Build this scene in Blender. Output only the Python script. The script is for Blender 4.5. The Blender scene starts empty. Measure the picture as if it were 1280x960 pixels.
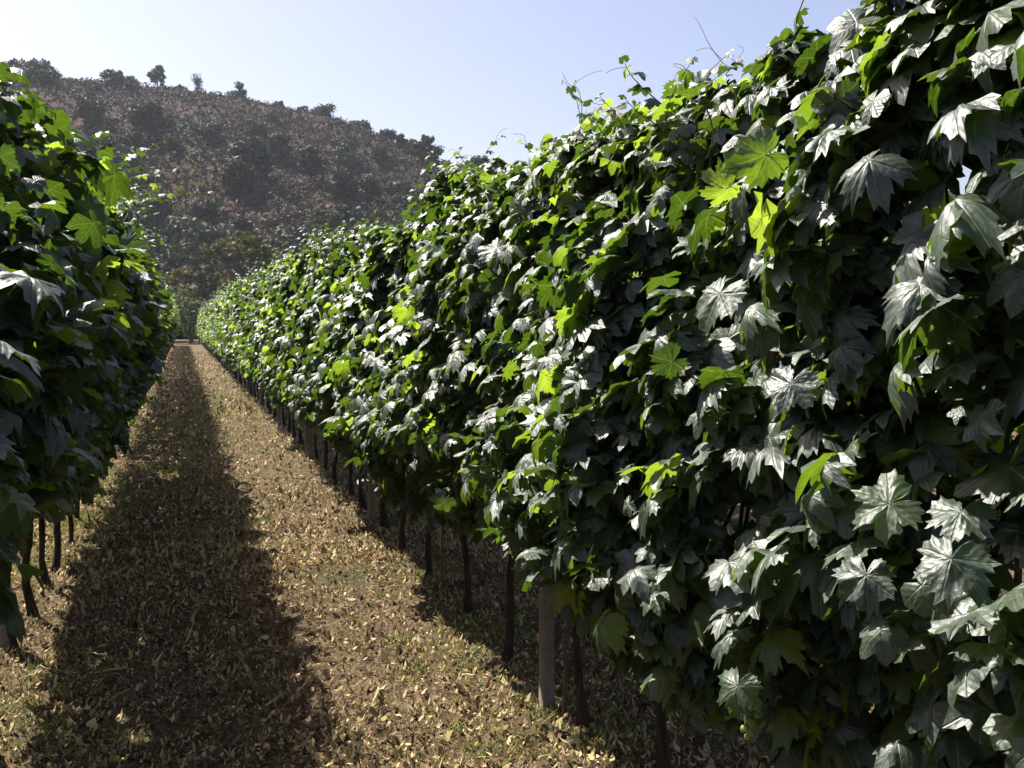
import bpy, math, random
import numpy as np
from math import sin, cos, tan, atan, pi, radians, sqrt
from mathutils import Vector, Matrix

R = np.random.default_rng(7)
random.seed(7)
S = bpy.context.scene
COL = S.collection

# ------------------------------------------------------------------ camera
F = 1244.0 / 1280.0
cam_d = bpy.data.cameras.new('camera'); cam = bpy.data.objects.new('camera', cam_d); COL.objects.link(cam)
cam_d.sensor_width = 36; cam_d.lens = 36 * F
cam_d.clip_start = 0.05; cam_d.clip_end = 3000
CAM = (0.0, 0.0, 1.6)
YAW = atan((640 - 229) / 1244.0); PITCH = atan(75 / 1244.0)
cam.location = CAM
cam.rotation_euler = (pi / 2 - PITCH, 0, -YAW)
S.camera = cam

# ------------------------------------------------------------------ sky and sun
SUN_AZ = radians(-32)       # from +Y towards -X
SUN_EL = radians(54)
SUN = np.array([sin(SUN_AZ) * cos(SUN_EL), cos(SUN_AZ) * cos(SUN_EL), sin(SUN_EL)])
W = bpy.data.worlds.new('World'); S.world = W; W.use_nodes = True
wn = W.node_tree.nodes; wl = W.node_tree.links
bg = wn['Background']; sky = wn.new('ShaderNodeTexSky')
sky.sky_type = 'NISHITA'; sky.sun_disc = False
sky.sun_elevation = SUN_EL; sky.sun_rotation = SUN_AZ
sky.altitude = 300; sky.air_density = 1.0; sky.dust_density = 3.0; sky.ozone_density = 1.6
tint = wn.new('ShaderNodeMix'); tint.data_type = 'RGBA'; tint.blend_type = 'MULTIPLY'; tint.inputs[0].default_value = 1
tint.inputs[7].default_value = (1.13, 1.0, 1.03, 1)      # white balance of the photograph
wl.new(sky.outputs[0], tint.inputs[6]); wl.new(tint.outputs[2], bg.inputs[0]); bg.inputs[1].default_value = 0.064
sd = bpy.data.lights.new('sun', 'SUN'); sd.energy = 5.0; sd.angle = radians(0.53); sd.color = (1.0, 0.95, 0.87)
so = bpy.data.objects.new('sun', sd); COL.objects.link(so)
so.rotation_euler = Vector(SUN).to_track_quat('Z', 'Y').to_euler()
S.view_settings.view_transform = 'Standard'; S.view_settings.look = 'None'
S.view_settings.exposure = 1.42; S.view_settings.gamma = 1.0
S.render.engine = 'CYCLES'
S.cycles.max_bounces = 6; S.cycles.diffuse_bounces = 2; S.cycles.glossy_bounces = 2
S.cycles.transmission_bounces = 4; S.cycles.volume_bounces = 0
S.cycles.use_denoising = True

# ------------------------------------------------------------------ small helpers
def tag(o, label=None, cat=None, group=None, kind=None):
    if label: o['label'] = label
    if cat: o['category'] = cat
    if group: o['group'] = group
    if kind: o['kind'] = kind
    return o

def empty(name, loc=(0, 0, 0)):
    o = bpy.data.objects.new(name, None); o.empty_display_size = 0.1
    o.location = loc; COL.objects.link(o); return o

def link(name, me, parent=None, loc=None):
    o = bpy.data.objects.new(name, me); COL.objects.link(o)
    if parent is not None: o.parent = parent
    if loc is not None: o.location = loc
    return o

def mesh_np(name, V, Fc, mat=None, smooth=True, uv=None, rnd=None, k=3):
    """V (n,3), Fc (m,k) polygons of k corners; uv per vertex; rnd per vertex."""
    V = np.asarray(V, np.float32); Fc = np.asarray(Fc, np.int32)
    k = Fc.shape[1]
    me = bpy.data.meshes.new(name)
    me.vertices.add(len(V)); me.vertices.foreach_set('co', V.ravel())
    me.loops.add(Fc.size); me.loops.foreach_set('vertex_index', Fc.ravel())
    me.polygons.add(len(Fc))
    me.polygons.foreach_set('loop_start', np.arange(0, Fc.size, k, dtype=np.int32))
    if smooth: me.polygons.foreach_set('use_smooth', np.ones(len(Fc), bool))
    me.update(calc_edges=True)
    if uv is not None:
        l = me.uv_layers.new(name='UVMap')
        l.data.foreach_set('uv', np.asarray(uv, np.float32)[Fc.ravel()].ravel())
    if rnd is not None:
        a = me.attributes.new('rnd', 'FLOAT', 'POINT'); a.data.foreach_set('value', np.asarray(rnd, np.float32))
    if mat is not None: me.materials.append(mat)
    return me

def wave(*c, seed=0, n=5, f=1.0):
    """cheap smooth numpy noise in about -1..1"""
    r = np.random.default_rng(seed + 1000); s = 0; tot = 0
    for i in range(n):
        w = r.normal(size=len(c)) * f * (1.0 + 0.75 * i); a = 1 / (1 + 0.45 * i)
        s = s + a * np.sin(sum(wi * ci for wi, ci in zip(w, c)) + r.uniform(0, 6.28)); tot += a
    return s / tot * 1.5

def tube_np(P, rad, sides=6):
    P = np.asarray(P, float); n = len(P); rad = np.broadcast_to(np.asarray(rad, float), (n,))
    T = np.gradient(P, axis=0); T /= np.linalg.norm(T, axis=1)[:, None] + 1e-9
    ref = np.array([0.31, 0.9, 0.17]) if abs(T[0][1]) < 0.8 else np.array([1.0, 0.1, 0.2])
    A = np.cross(T, ref); A /= np.linalg.norm(A, axis=1)[:, None] + 1e-9
    B = np.cross(T, A)
    a = np.linspace(0, 2 * pi, sides, endpoint=False)
    V = P[:, None] + rad[:, None, None] * (A[:, None] * np.cos(a)[None, :, None] + B[:, None] * np.sin(a)[None, :, None])
    Fc = []
    for i in range(n - 1):
        for j in range(sides):
            j2 = (j + 1) % sides
            Fc.append((i * sides + j, i * sides + j2, (i + 1) * sides + j2)); Fc.append((i * sides + j, (i + 1) * sides + j2, (i + 1) * sides + j))
    V = V.reshape(-1, 3)
    c = len(V); V = np.vstack([V, P[-1:], P[:1]])
    for j in range(sides):
        Fc.append(((n - 1) * sides + j, (n - 1) * sides + (j + 1) % sides, c)); Fc.append((j, c + 1, (j + 1) % sides))
    return V, np.array(Fc, np.int32)

def join(parts):
    Vs, Fs, o = [], [], 0
    for V, Fc in parts:
        Vs.append(V); Fs.append(Fc + o); o += len(V)
    return np.vstack(Vs), np.vstack(Fs)

# ------------------------------------------------------------------ materials
def new_mat(name):
    m = bpy.data.materials.new(name); m.use_nodes = True
    nt = m.node_tree; nt.nodes.clear()
    return m, nt.nodes, nt.links

class NB:
    def __init__(s, name): s.m, s.n, s.l = new_mat(name)
    def node(s, t, **kw):
        n = s.n.new(t)
        for k, v in kw.items(): setattr(n, k, v)
        return n
    def set(s, sock, v):
        if isinstance(v, bpy.types.NodeSocket): s.l.new(v, sock)
        elif v is not None: sock.default_value = v
    def math(s, op, a, b=None, c=None, clamp=False):
        n = s.node('ShaderNodeMath', operation=op); n.use_clamp = clamp
        s.set(n.inputs[0], a); s.set(n.inputs[1], b); s.set(n.inputs[2], c); return n.outputs[0]
    def mix(s, f, a, b):
        n = s.node('ShaderNodeMix', data_type='RGBA')
        s.set(n.inputs[0], f); s.set(n.inputs[6], a); s.set(n.inputs[7], b); return n.outputs[2]
    def ramp(s, f, stops):
        n = s.node('ShaderNodeValToRGB'); e = n.color_ramp.elements
        while len(e) < len(stops): e.new(0.5)
        for i, (p, c) in enumerate(stops):
            e[i].position = p; e[i].color = (c[0], c[1], c[2], 1) if not isinstance(c, (int, float)) else (c, c, c, 1)
        s.set(n.inputs[0], f); return n.outputs[0]
    def noise(s, v, scale, detail=3, rough=0.55):
        n = s.node('ShaderNodeTexNoise'); s.set(n.inputs['Vector'], v)
        n.inputs['Scale'].default_value = scale; n.inputs['Detail'].default_value = detail; n.inputs['Roughness'].default_value = rough
        return n.outputs['Fac']
    def obj(s): return s.node('ShaderNodeTexCoord').outputs['Object']
    def bump(s, h, strength, dist):
        n = s.node('ShaderNodeBump'); n.inputs['Strength'].default_value = strength; n.inputs['Distance'].default_value = dist
        s.set(n.inputs['Height'], h); return n.outputs[0]
    def bsdf(s, col, rough=0.8, normal=None, spec=0.5):
        p = s.node('ShaderNodeBsdfPrincipled'); s.set(p.inputs['Base Color'], col); s.set(p.inputs['Roughness'], rough)
        s.set(p.inputs['Normal'], normal); s.set(p.inputs['Specular IOR Level'], spec); return p.outputs[0]
    def out(s, sh, disp=None):
        o = s.node('ShaderNodeOutputMaterial'); s.l.new(sh, o.inputs[0]); return s.m
    def rnd(s):
        a = s.node('ShaderNodeAttribute', attribute_name='rnd').outputs['Fac']
        o = s.node('ShaderNodeObjectInfo').outputs['Random']
        return s.math('FRACT', s.math('ADD', a, o))

def leaf_mat():
    b = NB('vine_leaf')
    uv = b.node('ShaderNodeUVMap').outputs[0]
    sx = b.node('ShaderNodeSeparateXYZ'); b.set(sx.inputs[0], uv)
    ax = b.math('ABSOLUTE', sx.outputs[0]); y = sx.outputs[1]
    best_d = best_f = None
    for deg in (0, 52, 108):
        a = radians(deg)
        d = b.math('ABSOLUTE', b.math('SUBTRACT', b.math('MULTIPLY', ax, cos(a)), b.math('MULTIPLY', y, sin(a))))
        f = b.math('ADD', b.math('MULTIPLY', ax, sin(a)), b.math('MULTIPLY', y, cos(a)))
        d = b.math('ADD', d, b.math('MULTIPLY', b.math('LESS_THAN', f, 0.0), 2.0))
        if best_d is None: best_d, best_f = d, f
        else:
            c = b.math('LESS_THAN', d, best_d)
            best_f = b.math('ADD', b.math('MULTIPLY', c, f), b.math('MULTIPLY', b.math('SUBTRACT', 1.0, c), best_f))
            best_d = b.math('MINIMUM', best_d, d)
    vein = b.math('SUBTRACT', 1.0, b.math('DIVIDE', best_d, 0.03), clamp=True)
    sec = b.math('SINE', b.math('MULTIPLY', b.math('SUBTRACT', best_f, b.math('MULTIPLY', best_d, 0.8)), 30.0))
    sec01 = b.math('POWER', b.math('MULTIPLY_ADD', sec, 0.5, 0.5), 5.0)
    rnd = b.rnd()
    # offset noise by random so leaves differ
    cmb = b.node('ShaderNodeCombineXYZ'); b.set(cmb.inputs[0], sx.outputs[0]); b.set(cmb.inputs[1], y); b.set(cmb.inputs[2], b.math('MULTIPLY', rnd, 37.0))
    n1 = b.noise(cmb.outputs[0], 3.0, 3); n2 = b.noise(cmb.outputs[0], 9.0, 2)
    base = b.ramp(rnd, [(0.0, (0.012, 0.028, 0.012)), (0.5, (0.018, 0.040, 0.016)), (0.88, (0.026, 0.054, 0.016)), (0.97, (0.045, 0.075, 0.016)), (1.0, (0.07, 0.095, 0.02))])
    dust_sheen = b.math('MULTIPLY', b.math('SUBTRACT', n1, 0.38, clamp=True), 2.2, clamp=True)
    col = b.mix(b.math('MULTIPLY', dust_sheen, 0.42), base, (0.17, 0.185, 0.155, 1))  # spray residue patches, colour lightened to imitate the grey sheen of sunlit leaves
    vv = b.math('MAXIMUM', vein, b.math('MULTIPLY', sec01, 0.25))
    col = b.mix(b.math('MULTIPLY', vv, 0.45), col, (0.08, 0.115, 0.045, 1))
    geo = b.node('ShaderNodeNewGeometry'); back = geo.outputs['Backfacing']
    col = b.mix(back, col, b.mix(0.5, col, (0.07, 0.10, 0.05, 1)))
    h = b.math('ADD', b.math('MULTIPLY', vein, -0.6), b.math('ADD', b.math('MULTIPLY', sec, 0.10), b.math('MULTIPLY', n2, 0.55)))
    nrm = b.bump(h, 0.45, 0.004)
    rough = b.math('ADD', b.math('MULTIPLY', n1, 0.18), b.math('MULTIPLY_ADD', back, 0.15, 0.42))
    p = b.bsdf(col, rough, nrm, b.math('MULTIPLY_ADD', back, -0.6, 0.95))
    t = b.node('ShaderNodeBsdfTranslucent')
    tc = b.ramp(rnd, [(0.0, (0.05, 0.11, 0.004)), (0.6, (0.10, 0.19, 0.006)), (0.80, (0.20, 0.34, 0.012)), (1.0, (0.33, 0.45, 0.03))])
    tc = b.mix(b.math('MULTIPLY', vv, 0.5), tc, (0.40, 0.50, 0.10, 1))
    tc = b.mix(b.math('MULTIPLY', dust_sheen, 0.35), tc, (0.08, 0.15, 0.01, 1))
    b.set(t.inputs[0], tc); b.set(t.inputs[1], nrm)
    ad = b.node('ShaderNodeMixShader'); b.set(ad.inputs[0], b.math('MULTIPLY_ADD', b.math('SUBTRACT', rnd, 0.68, clamp=True), 1.0, 0.27))
    b.l.new(p, ad.inputs[1]); b.l.new(t.outputs[0], ad.inputs[2])
    return b.out(ad.outputs[0])

def bark_mat(name, c1, c2, scale=40):
    b = NB(name); v = b.obj()
    m = b.node('ShaderNodeMapping'); b.set(m.inputs[0], v); m.inputs['Scale'].default_value = (1, 1, 0.18)
    n = b.noise(m.outputs[0], scale, 5, 0.65)
    col = b.mix(b.ramp(n, [(0.35, 0.0), (0.65, 1.0)]), (*c1, 1), (*c2, 1))
    return b.out(b.bsdf(col, 0.9, b.bump(n, 1.0, 0.012), 0.2))

def post_mat():
    b = NB('weathered_post'); v = b.obj()
    m = b.node('ShaderNodeMapping'); b.set(m.inputs[0], v); m.inputs['Scale'].default_value = (1, 1, 0.06)
    n = b.noise(m.outputs[0], 60, 4, 0.6); n2 = b.noise(v, 9, 4)
    col = b.mix(n, (0.10, 0.088, 0.072, 1), (0.22, 0.19, 0.16, 1))
    col = b.mix(b.ramp(n2, [(0.45, 0.0), (0.7, 0.6)]), col, (0.07, 0.06, 0.045, 1))
    return b.out(b.bsdf(col, 0.85, b.bump(n, 0.7, 0.004), 0.3))

def ground_mat():
    b = NB('vineyard_soil'); v = b.obj()
    n1 = b.noise(v, 0.9, 4); n2 = b.noise(v, 9, 5, 0.65); n3 = b.noise(v, 45, 4, 0.7); n4 = b.noise(v, 150, 2)
    soil = b.mix(b.ramp(n2, [(0.3, 0.0), (0.7, 1.0)]), (0.032, 0.020, 0.012, 1), (0.13, 0.085, 0.047, 1))
    straw = b.mix(n3, (0.09, 0.058, 0.032, 1), (0.46, 0.34, 0.19, 1))
    col = b.mix(b.ramp(n3, [(0.45, 0.0), (0.6, 0.85)]), soil, straw)
    green = b.ramp(b.math('MULTIPLY', n1, n3), [(0.24, 0.0), (0.34, 0.6)])
    col = b.mix(green, col, (0.05, 0.07, 0.022, 1))
    h = b.math('ADD', b.math('MULTIPLY', n2, 1.0), b.math('ADD', b.math('MULTIPLY', n3, 0.8), b.math('MULTIPLY', n4, 0.25)))
    return b.out(b.bsdf(col, 0.95, b.bump(h, 1.0, 0.05), 0.15))

def litter_mat():
    b = NB('dry_litter')
    r = b.node('ShaderNodeAttribute', attribute_name='rnd').outputs['Fac']
    col = b.ramp(r, [(0.0, (0.045, 0.026, 0.015)), (0.2, (0.13, 0.075, 0.038)), (0.36, (0.34, 0.22, 0.11)), (0.55, (0.66, 0.48, 0.26)), (0.76, (0.40, 0.37, 0.11)), (0.86, (0.80, 0.65, 0.40)), (0.97, (0.11, 0.15, 0.03)), (1.0, (0.28, 0.11, 0.07))])
    n = b.noise(b.obj(), 60, 3)
    col = b.mix(b.math('MULTIPLY', n, 0.35), col, (0.07, 0.045, 0.03, 1))
    p = b.bsdf(col, 0.75, None, 0.3)
    t = b.node('ShaderNodeBsdfTranslucent'); b.set(t.inputs[0], col)
    ad = b.node('ShaderNodeMixShader'); ad.inputs[0].default_value = 0.15
    b.l.new(p, ad.inputs[1]); b.l.new(t.outputs[0], ad.inputs[2])
    return b.out(ad.outputs[0])

def simple_leafy(name, stops, transl=0.3):
    b = NB(name); r = b.rnd()
    n = b.noise(b.obj(), 0.6, 2)
    col = b.ramp(b.math('MULTIPLY_ADD', n, 0.5, b.math('MULTIPLY', r, 0.6)), stops)
    p = b.bsdf(col, 0.75, None, 0.3)
    t = b.node('ShaderNodeBsdfTranslucent'); b.set(t.inputs[0], col)
    ad = b.node('ShaderNodeMixShader'); ad.inputs[0].default_value = transl
    b.l.new(p, ad.inputs[1]); b.l.new(t.outputs[0], ad.inputs[2])
    return b.out(ad.outputs[0])

def hill_mat():
    b = NB('hill_earth'); v = b.obj()
    n1 = b.noise(v, 0.035, 4); n2 = b.noise(v, 0.35, 5, 0.65); n3 = b.noise(v, 2.2, 3)
    col = b.mix(b.ramp(n2, [(0.38, 0.0), (0.62, 1.0)]), (0.024, 0.015, 0.011, 1), (0.105, 0.062, 0.042, 1))
    col = b.mix(b.ramp(b.math('MULTIPLY_ADD', n1, 0.6, b.math('MULTIPLY', n3, 0.4)), [(0.48, 0.0), (0.58, 0.8)]), col, (0.026, 0.027, 0.017, 1))
    return b.out(b.bsdf(col, 0.95, b.bump(b.math('ADD', n2, b.math('MULTIPLY', n3, 0.4)), 1.0, 1.2), 0.1))

def plain(name, c, rough=0.6, metal=0.0, spec=0.5):
    b = NB(name)
    n = b.noise(b.obj(), 30, 3)
    p = b.node('ShaderNodeBsdfPrincipled'); b.set(p.inputs['Base Color'], b.mix(n, (c[0] * .7, c[1] * .7, c[2] * .7, 1), (c[0] * 1.2, c[1] * 1.2, c[2] * 1.2, 1)))
    p.inputs['Roughness'].default_value = rough; p.inputs['Metallic'].default_value = metal; p.inputs['Specular IOR Level'].default_value = spec
    return b.out(p.outputs[0])

M_LEAF = leaf_mat()
M_BARK = bark_mat('vine_bark', (0.014, 0.010, 0.008), (0.055, 0.037, 0.027))
M_SHOOT = simple_leafy('green_shoot', [(0.0, (0.10, 0.14, 0.03)), (0.6, (0.17, 0.20, 0.05)), (1.0, (0.26, 0.16, 0.07))], 0.15)
M_POST = post_mat(); M_GROUND = ground_mat(); M_LITTER = litter_mat(); M_HILL = hill_mat()
M_GRASS = simple_leafy('weed_blades', [(0.0, (0.08, 0.13, 0.025)), (0.5, (0.16, 0.21, 0.04)), (0.8, (0.36, 0.31, 0.13)), (1.0, (0.45, 0.36, 0.2))], 0.35)
M_GREEN = simple_leafy('foothill_tree_foliage', [(0.0, (0.014, 0.026, 0.007)), (0.5, (0.040, 0.062, 0.016)), (1.0, (0.10, 0.13, 0.032))], 0.3)
M_OAK = simple_leafy('hill_oak_foliage', [(0.0, (0.016, 0.022, 0.011)), (0.5, (0.042, 0.054, 0.025)), (1.0, (0.09, 0.105, 0.05))], 0.12)
M_SCRUB = simple_leafy('hill_scrub', [(0.0, (0.018, 0.024, 0.010)), (0.4, (0.034, 0.034, 0.018)), (0.7, (0.066, 0.045, 0.027)), (1.0, (0.095, 0.064, 0.038))], 0.08)
M_PINE = simple_leafy('pine_foliage', [(0.0, (0.022, 0.028, 0.009)), (0.5, (0.075, 0.078, 0.020)), (1.0, (0.17, 0.15, 0.04))], 0.25)
M_TRUNK = bark_mat('tree_bark', (0.05, 0.035, 0.025), (0.17, 0.12, 0.08), 6)
M_WIRE = plain('wire_steel', (0.35, 0.35, 0.36), 0.45, 1.0)
M_STAKE = plain('rusty_stake', (0.10, 0.06, 0.045), 0.8, 0.2)
M_GRAPE = simple_leafy('unripe_grapes', [(0.0, (0.20, 0.30, 0.06)), (1.0, (0.34, 0.42, 0.12))], 0.35)

# ------------------------------------------------------------------ ground
def gz(x, y):
    """height of the vineyard floor"""
    x = np.asarray(x, float); y = np.asarray(y, float)
    near = np.exp(-(y / 60.0) ** 2)
    bed = 0.035 * (np.exp(-((x - 1.5) / 0.35) ** 2) + np.exp(-((x + 0.82) / 0.35) ** 2))
    return near * (0.018 * wave(x, y, seed=3, f=1.6) + 0.010 * wave(x, y, seed=4, f=6.0)) + bed * near

def axis(fine0, fine1, step, far0, far1, grow=1.18):
    a = list(np.arange(fine0, fine1, step)); s = step; v = a[-1]
    while v < far1: s *= grow; v += s; a.append(v)
    s = step; v = a[0]; lo = []
    while v > far0: s *= grow; v -= s; lo.append(v)
    return np.array(lo[::-1] + a)

gx = axis(-2.2, 3.2, 0.028, -1500, 1500); gy = axis(1.2, 9.5, 0.03, -600, 2500, 1.06)
GX, GY = np.meshgrid(gx, gy)
fine = np.clip((14 - GY) / 6, 0, 1) * (np.abs(GX - .4) < 3.2)
GZ = gz(GX, GY) + fine * (0.016 * wave(GX, GY, seed=8, f=14, n=6) + 0.010 * R.normal(size=GX.shape))
nx, ny = len(gx), len(gy)
idx = np.arange(nx * ny).reshape(ny, nx)
Fg = np.stack([idx[:-1, :-1], idx[:-1, 1:], idx[1:, 1:], idx[1:, :-1]], -1).reshape(-1, 4)
g = link('ground', mesh_np('ground', np.stack([GX, GY, GZ], -1).reshape(-1, 3), Fg, M_GROUND)); tag(g, kind='structure')

# ------------------------------------------------------------------ hill
def pix_az(px): return YAW + atan((px - 640) / 1244.0)
RID = 250.0
rp = [(-700, 118), (-300, 92), (0, 100), (60, 104), (150, 111), (250, 121), (300, 128), (350, 140), (400, 155), (450, 174), (500, 197), (550, 216), (590, 236), (700, 296), (850, 350), (1100, 385), (1500, 398)]
rx = [RID * tan(pix_az(p)) for p, q in rp]
rz = [1.6 + RID / cos(pix_az(p)) * cos(pix_az(p) - YAW) * (405 - q) / 1244.0 for p, q in rp]
def hill_z(x, y):
    x = np.asarray(x, float); y = np.asarray(y, float)
    top = np.interp(x, rx, rz)
    t = (y - 112) / (RID - 112)
    up = np.clip(t, 0, 1); prof = 0.62 * up + 0.38 * (up * up * (3 - 2 * up))
    down = np.clip((y - RID) / 220, 0, 1); prof = prof * (1 - 0.75 * down * down * (3 - 2 * down))
    # gullies slanting down to the right
    q = x * 0.9 + y * 0.55
    g_ = (np.sin(q * 0.085 + 1.2 * np.sin(y * 0.03)) + 0.6 * np.sin(q * 0.19 + 2 + 0.8 * np.sin(x * .05)))
    mid = np.clip(up * 4, 0, 1) * np.clip((1.0 - up) * 3.0 + 0.0, 0, 1)
    return top * prof + mid * (2.6 * g_ + 1.2 * wave(x, y, seed=21, f=0.12)) + up * 0.5 * wave(x, y, seed=22, f=0.45) - 0.35 * (1 - np.clip(t * 8, 0, 1))
hx = np.concatenate([np.arange(-420, -75, 9.0), np.arange(-75, 110, 1.3), np.arange(110, 460, 9.0)])
hy = np.concatenate([np.arange(108, 262, 1.3), np.arange(262, 520, 9.0)])
HX, HY = np.meshgrid(hx, hy); HZ = hill_z(HX, HY)
idx = np.arange(HX.size).reshape(HX.shape)
Fh = np.stack([idx[:-1, :-1], idx[:-1, 1:], idx[1:, 1:], idx[1:, :-1]], -1).reshape(-1, 4)
hl = link('hill', mesh_np('hill', np.stack([HX, HY, HZ], -1).reshape(-1, 3), Fh, M_HILL)); tag(hl, kind='structure')

def clump_faces(centers, radii, per, size, rng, flat=0.8):
    """little crossed leaf faces spread through blobs -> V, F, rnd"""
    n = len(centers) * per
    c = np.repeat(centers, per, 0); r = np.repeat(radii, per)
    d = rng.normal(size=(n, 3)); d /= np.linalg.norm(d, axis=1)[:, None]
    rad = r * rng.uniform(0.55, 1.08, n)
    p = c + d * rad[:, None] * np.array([1, 1, flat])
    a = rng.normal(size=(n, 3)) ; a /= np.linalg.norm(a, axis=1)[:, None]
    bb = np.cross(a, d + 0.4 * rng.normal(size=(n, 3))); bb /= np.linalg.norm(bb, axis=1)[:, None] + 1e-9
    s = size * rng.uniform(0.5, 1.4, n)[:, None]
    V = np.stack([p - a * s, p + bb * s * 0.8, p + a * s * 0.9, p - bb * s * 0.7], 1).reshape(-1, 3)
    i = np.arange(n)[:, None] * 4
    Fc = i + np.array([[0, 1, 2, 3]])
    rn = np.repeat(np.clip(np.repeat(rng.uniform(0, 0.6, len(centers)), per) + rng.uniform(0, 0.4, n), 0, 1), 4)
    return V, Fc, rn

# scrub: thousands of low bushes that read as one mass
n = 30000
sx = R.uniform(-80, 100, n); sy = 112 + 140 * R.uniform(0, 1, n) ** 0.8
dens = wave(sx, sy, seed=31, f=0.09)
keep = R.uniform(-1.0, 1.0, n) < dens + 0.55
sx, sy = sx[keep], sy[keep]
sr = 0.3 + 0.9 * R.uniform(0, 1, len(sx)) ** 2
bx = R.uniform(-80, 100, 5200); by = 112 + 138 * R.uniform(0, 1, 5200) ** 1.15
kb = wave(bx, by, seed=41, f=0.07) + .35 * wave(bx, by, seed=43, f=0.3) + .9 * (1 - (by - 112) / 138) ** 2 > .42
bx, by = bx[kb], by[kb]
V, Fc, rn = clump_faces(np.stack([sx, sy, hill_z(sx, sy) + sr * 0.4], -1), sr, 17, 0.20, R)
br = R.uniform(.7, 1.7, len(bx))
V2, F2, rn2 = clump_faces(np.stack([bx, by, hill_z(bx, by) + br * 0.5], -1), br, 46, 0.26, R)
V = np.vstack([V, V2]); Fc = np.vstack([Fc, F2 + len(rn)]); rn = np.concatenate([rn, rn2 * .22])
o = link('hill_scrub', mesh_np('hill_scrub', V, Fc, M_SCRUB, False, rnd=rn))
tag(o, 'low brown and olive scrub covering the dry hillside', 'scrub', kind='stuff')

def crown_np(rng, w, h, style):
    if style == 'round':
        k = 22; d = rng.normal(size=(k, 3)); d /= np.linalg.norm(d, axis=1)[:, None]
        c = d * np.array([w * .36, w * .36, h * .36]) * rng.uniform(.5, 1, (k, 1)) + [0, 0, h * .50]; r = rng.uniform(.12, .22, k) * w; fl = 0.8
    elif style == 'loose':
        k = 26; d = rng.normal(size=(k, 3)); d /= np.linalg.norm(d, axis=1)[:, None]
        c = d * np.array([w * .40, w * .40, h * .36]) * rng.uniform(.4, 1, (k, 1)) + [0, 0, h * .60]; r = rng.uniform(.07, .13, k) * w; fl = 0.8
    elif style == 'column':
        k = 12; z = rng.uniform(.2, .86, k); c = np.stack([rng.normal(size=k) * w * .12, rng.normal(size=k) * w * .12, z * h], -1); r = rng.uniform(.26, .36, k) * w; fl = 1.1
    else:  # umbrella
        k = 24; a = rng.uniform(0, 6.28, k); q = np.sqrt(rng.uniform(0, 1, k))
        c = np.stack([np.cos(a) * q * w * .42, np.sin(a) * q * w * .42, h * (.92 - .16 * q * q) - rng.uniform(0, .16, k) * h], -1); r = rng.uniform(.08, .13, k) * w; fl = 0.5
    return c, r, fl

def make_tree(name, w, h, style, mat, seed, per=70, size=None):
    rng = np.random.default_rng(seed)
    c, r, fl = crown_np(rng, w, h, style)
    V, Fc, rn = clump_faces(c, r, per, size or max(.045 * w, .17), rng, fl)
    crown = mesh_np('crown', V, Fc, mat, False, rnd=rn)
    parts = []
    th = h * (.8 if style == 'umbrella' else .55)
    z = np.linspace(-0.3, th, 6); bend = rng.normal(size=2) * .04 * h
    P = np.stack([bend[0] * (z / th) ** 2, bend[1] * (z / th) ** 2, z], -1)
    parts.append(tube_np(P, np.linspace(.045, .018, 6) * h * .62, 6))
    for i in rng.permutation(len(c))[:9]:
        s = P[rng.integers(2, 6)]; e = c[i]; t = np.linspace(0, 1, 4)[:, None]
        parts.append(tube_np(s + (e - s) * t + np.array([0, 0, -.04 * h]) * np.sin(t * pi), np.linspace(.014, .005, 4) * h, 5))
    Vt, Ft = join(parts)
    trunk = mesh_np('trunk', Vt, Ft, M_TRUNK)
    return trunk, crown

def place_tree(name, meshes, x, y, z, rot, sc, label, cat, group=None):
    e = empty(name, (x, y, z)); e.rotation_euler = (0, 0, rot); e.scale = (sc, sc, sc)
    link('trunk', meshes[0], e); link('crown', meshes[1], e)
    return tag(e, label, cat, group)

# trees standing on the skyline, left to right: (pixel column it was read at, width, height, style)
ridge = [(12, 5.2, 3.8, 'round', 'dark round bush on the ridge at the far left of the skyline'),
         (40, 4.0, 3.2, 'round', 'low rounded tree on the ridge above the left vine row'),
         (73, 3.4, 4.6, 'loose', 'airy small tree on the ridge just left of the row top'),
         (152, 7.5, 4.4, 'loose', 'wide low bush clump on the ridge top'),
         (170, 4.5, 3.2, 'round', 'dense dark bush beside the wide clump on the ridge top'),
         (204, 5.4, 6.4, 'loose', 'spiky open tree standing tallest on the ridge top'),
         (230, 4.0, 2.2, 'round', 'low bush on the ridge between open tree and dark column'),
         (253, 3.0, 5.4, 'column', 'dark narrow columnar tree alone on the skyline'),
         (304, 5.6, 5.0, 'round', 'rounded dark tree on the ridge right of the columnar tree'),
         (352, 3.6, 2.6, 'loose', 'small thin bush halfway down the skyline slope'),
         (383, 3.8, 3.4, 'loose', 'pale open tree on the sloping skyline'),
         (418, 3.6, 2.2, 'round', 'small low bush on the sloping skyline'),
         (456, 6.4, 6.6, 'round', 'tall dark tree jutting from the sloping skyline'),
         (474, 4.6, 3.4, 'round', 'dark bush at the foot of the jutting skyline tree'),
         (515, 7.5, 6.4, 'round', 'broad green tree low on the skyline'),
         (530, 4.6, 4.0, 'round', 'darker tree beside the broad green one on the skyline'),
         (556, 5.4, 4.8, 'round', 'rounded tree near the lower end of the skyline'),
         (578, 5.0, 4.2, 'round', 'last tree of the skyline before the right vine row')]
for i, (px, w, h, st, lab) in enumerate(ridge):
    x = RID * tan(pix_az(px)); y = RID - R.uniform(0, 5)
    x = x * y / RID
    place_tree('hill_tree', make_tree('hill_tree', w, h, st, M_OAK, 300 + i), x, y, float(hill_z(x, y)) - 0.9, R.uniform(0, 6), 1, lab, 'tree', 'trees along the hill skyline')

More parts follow.
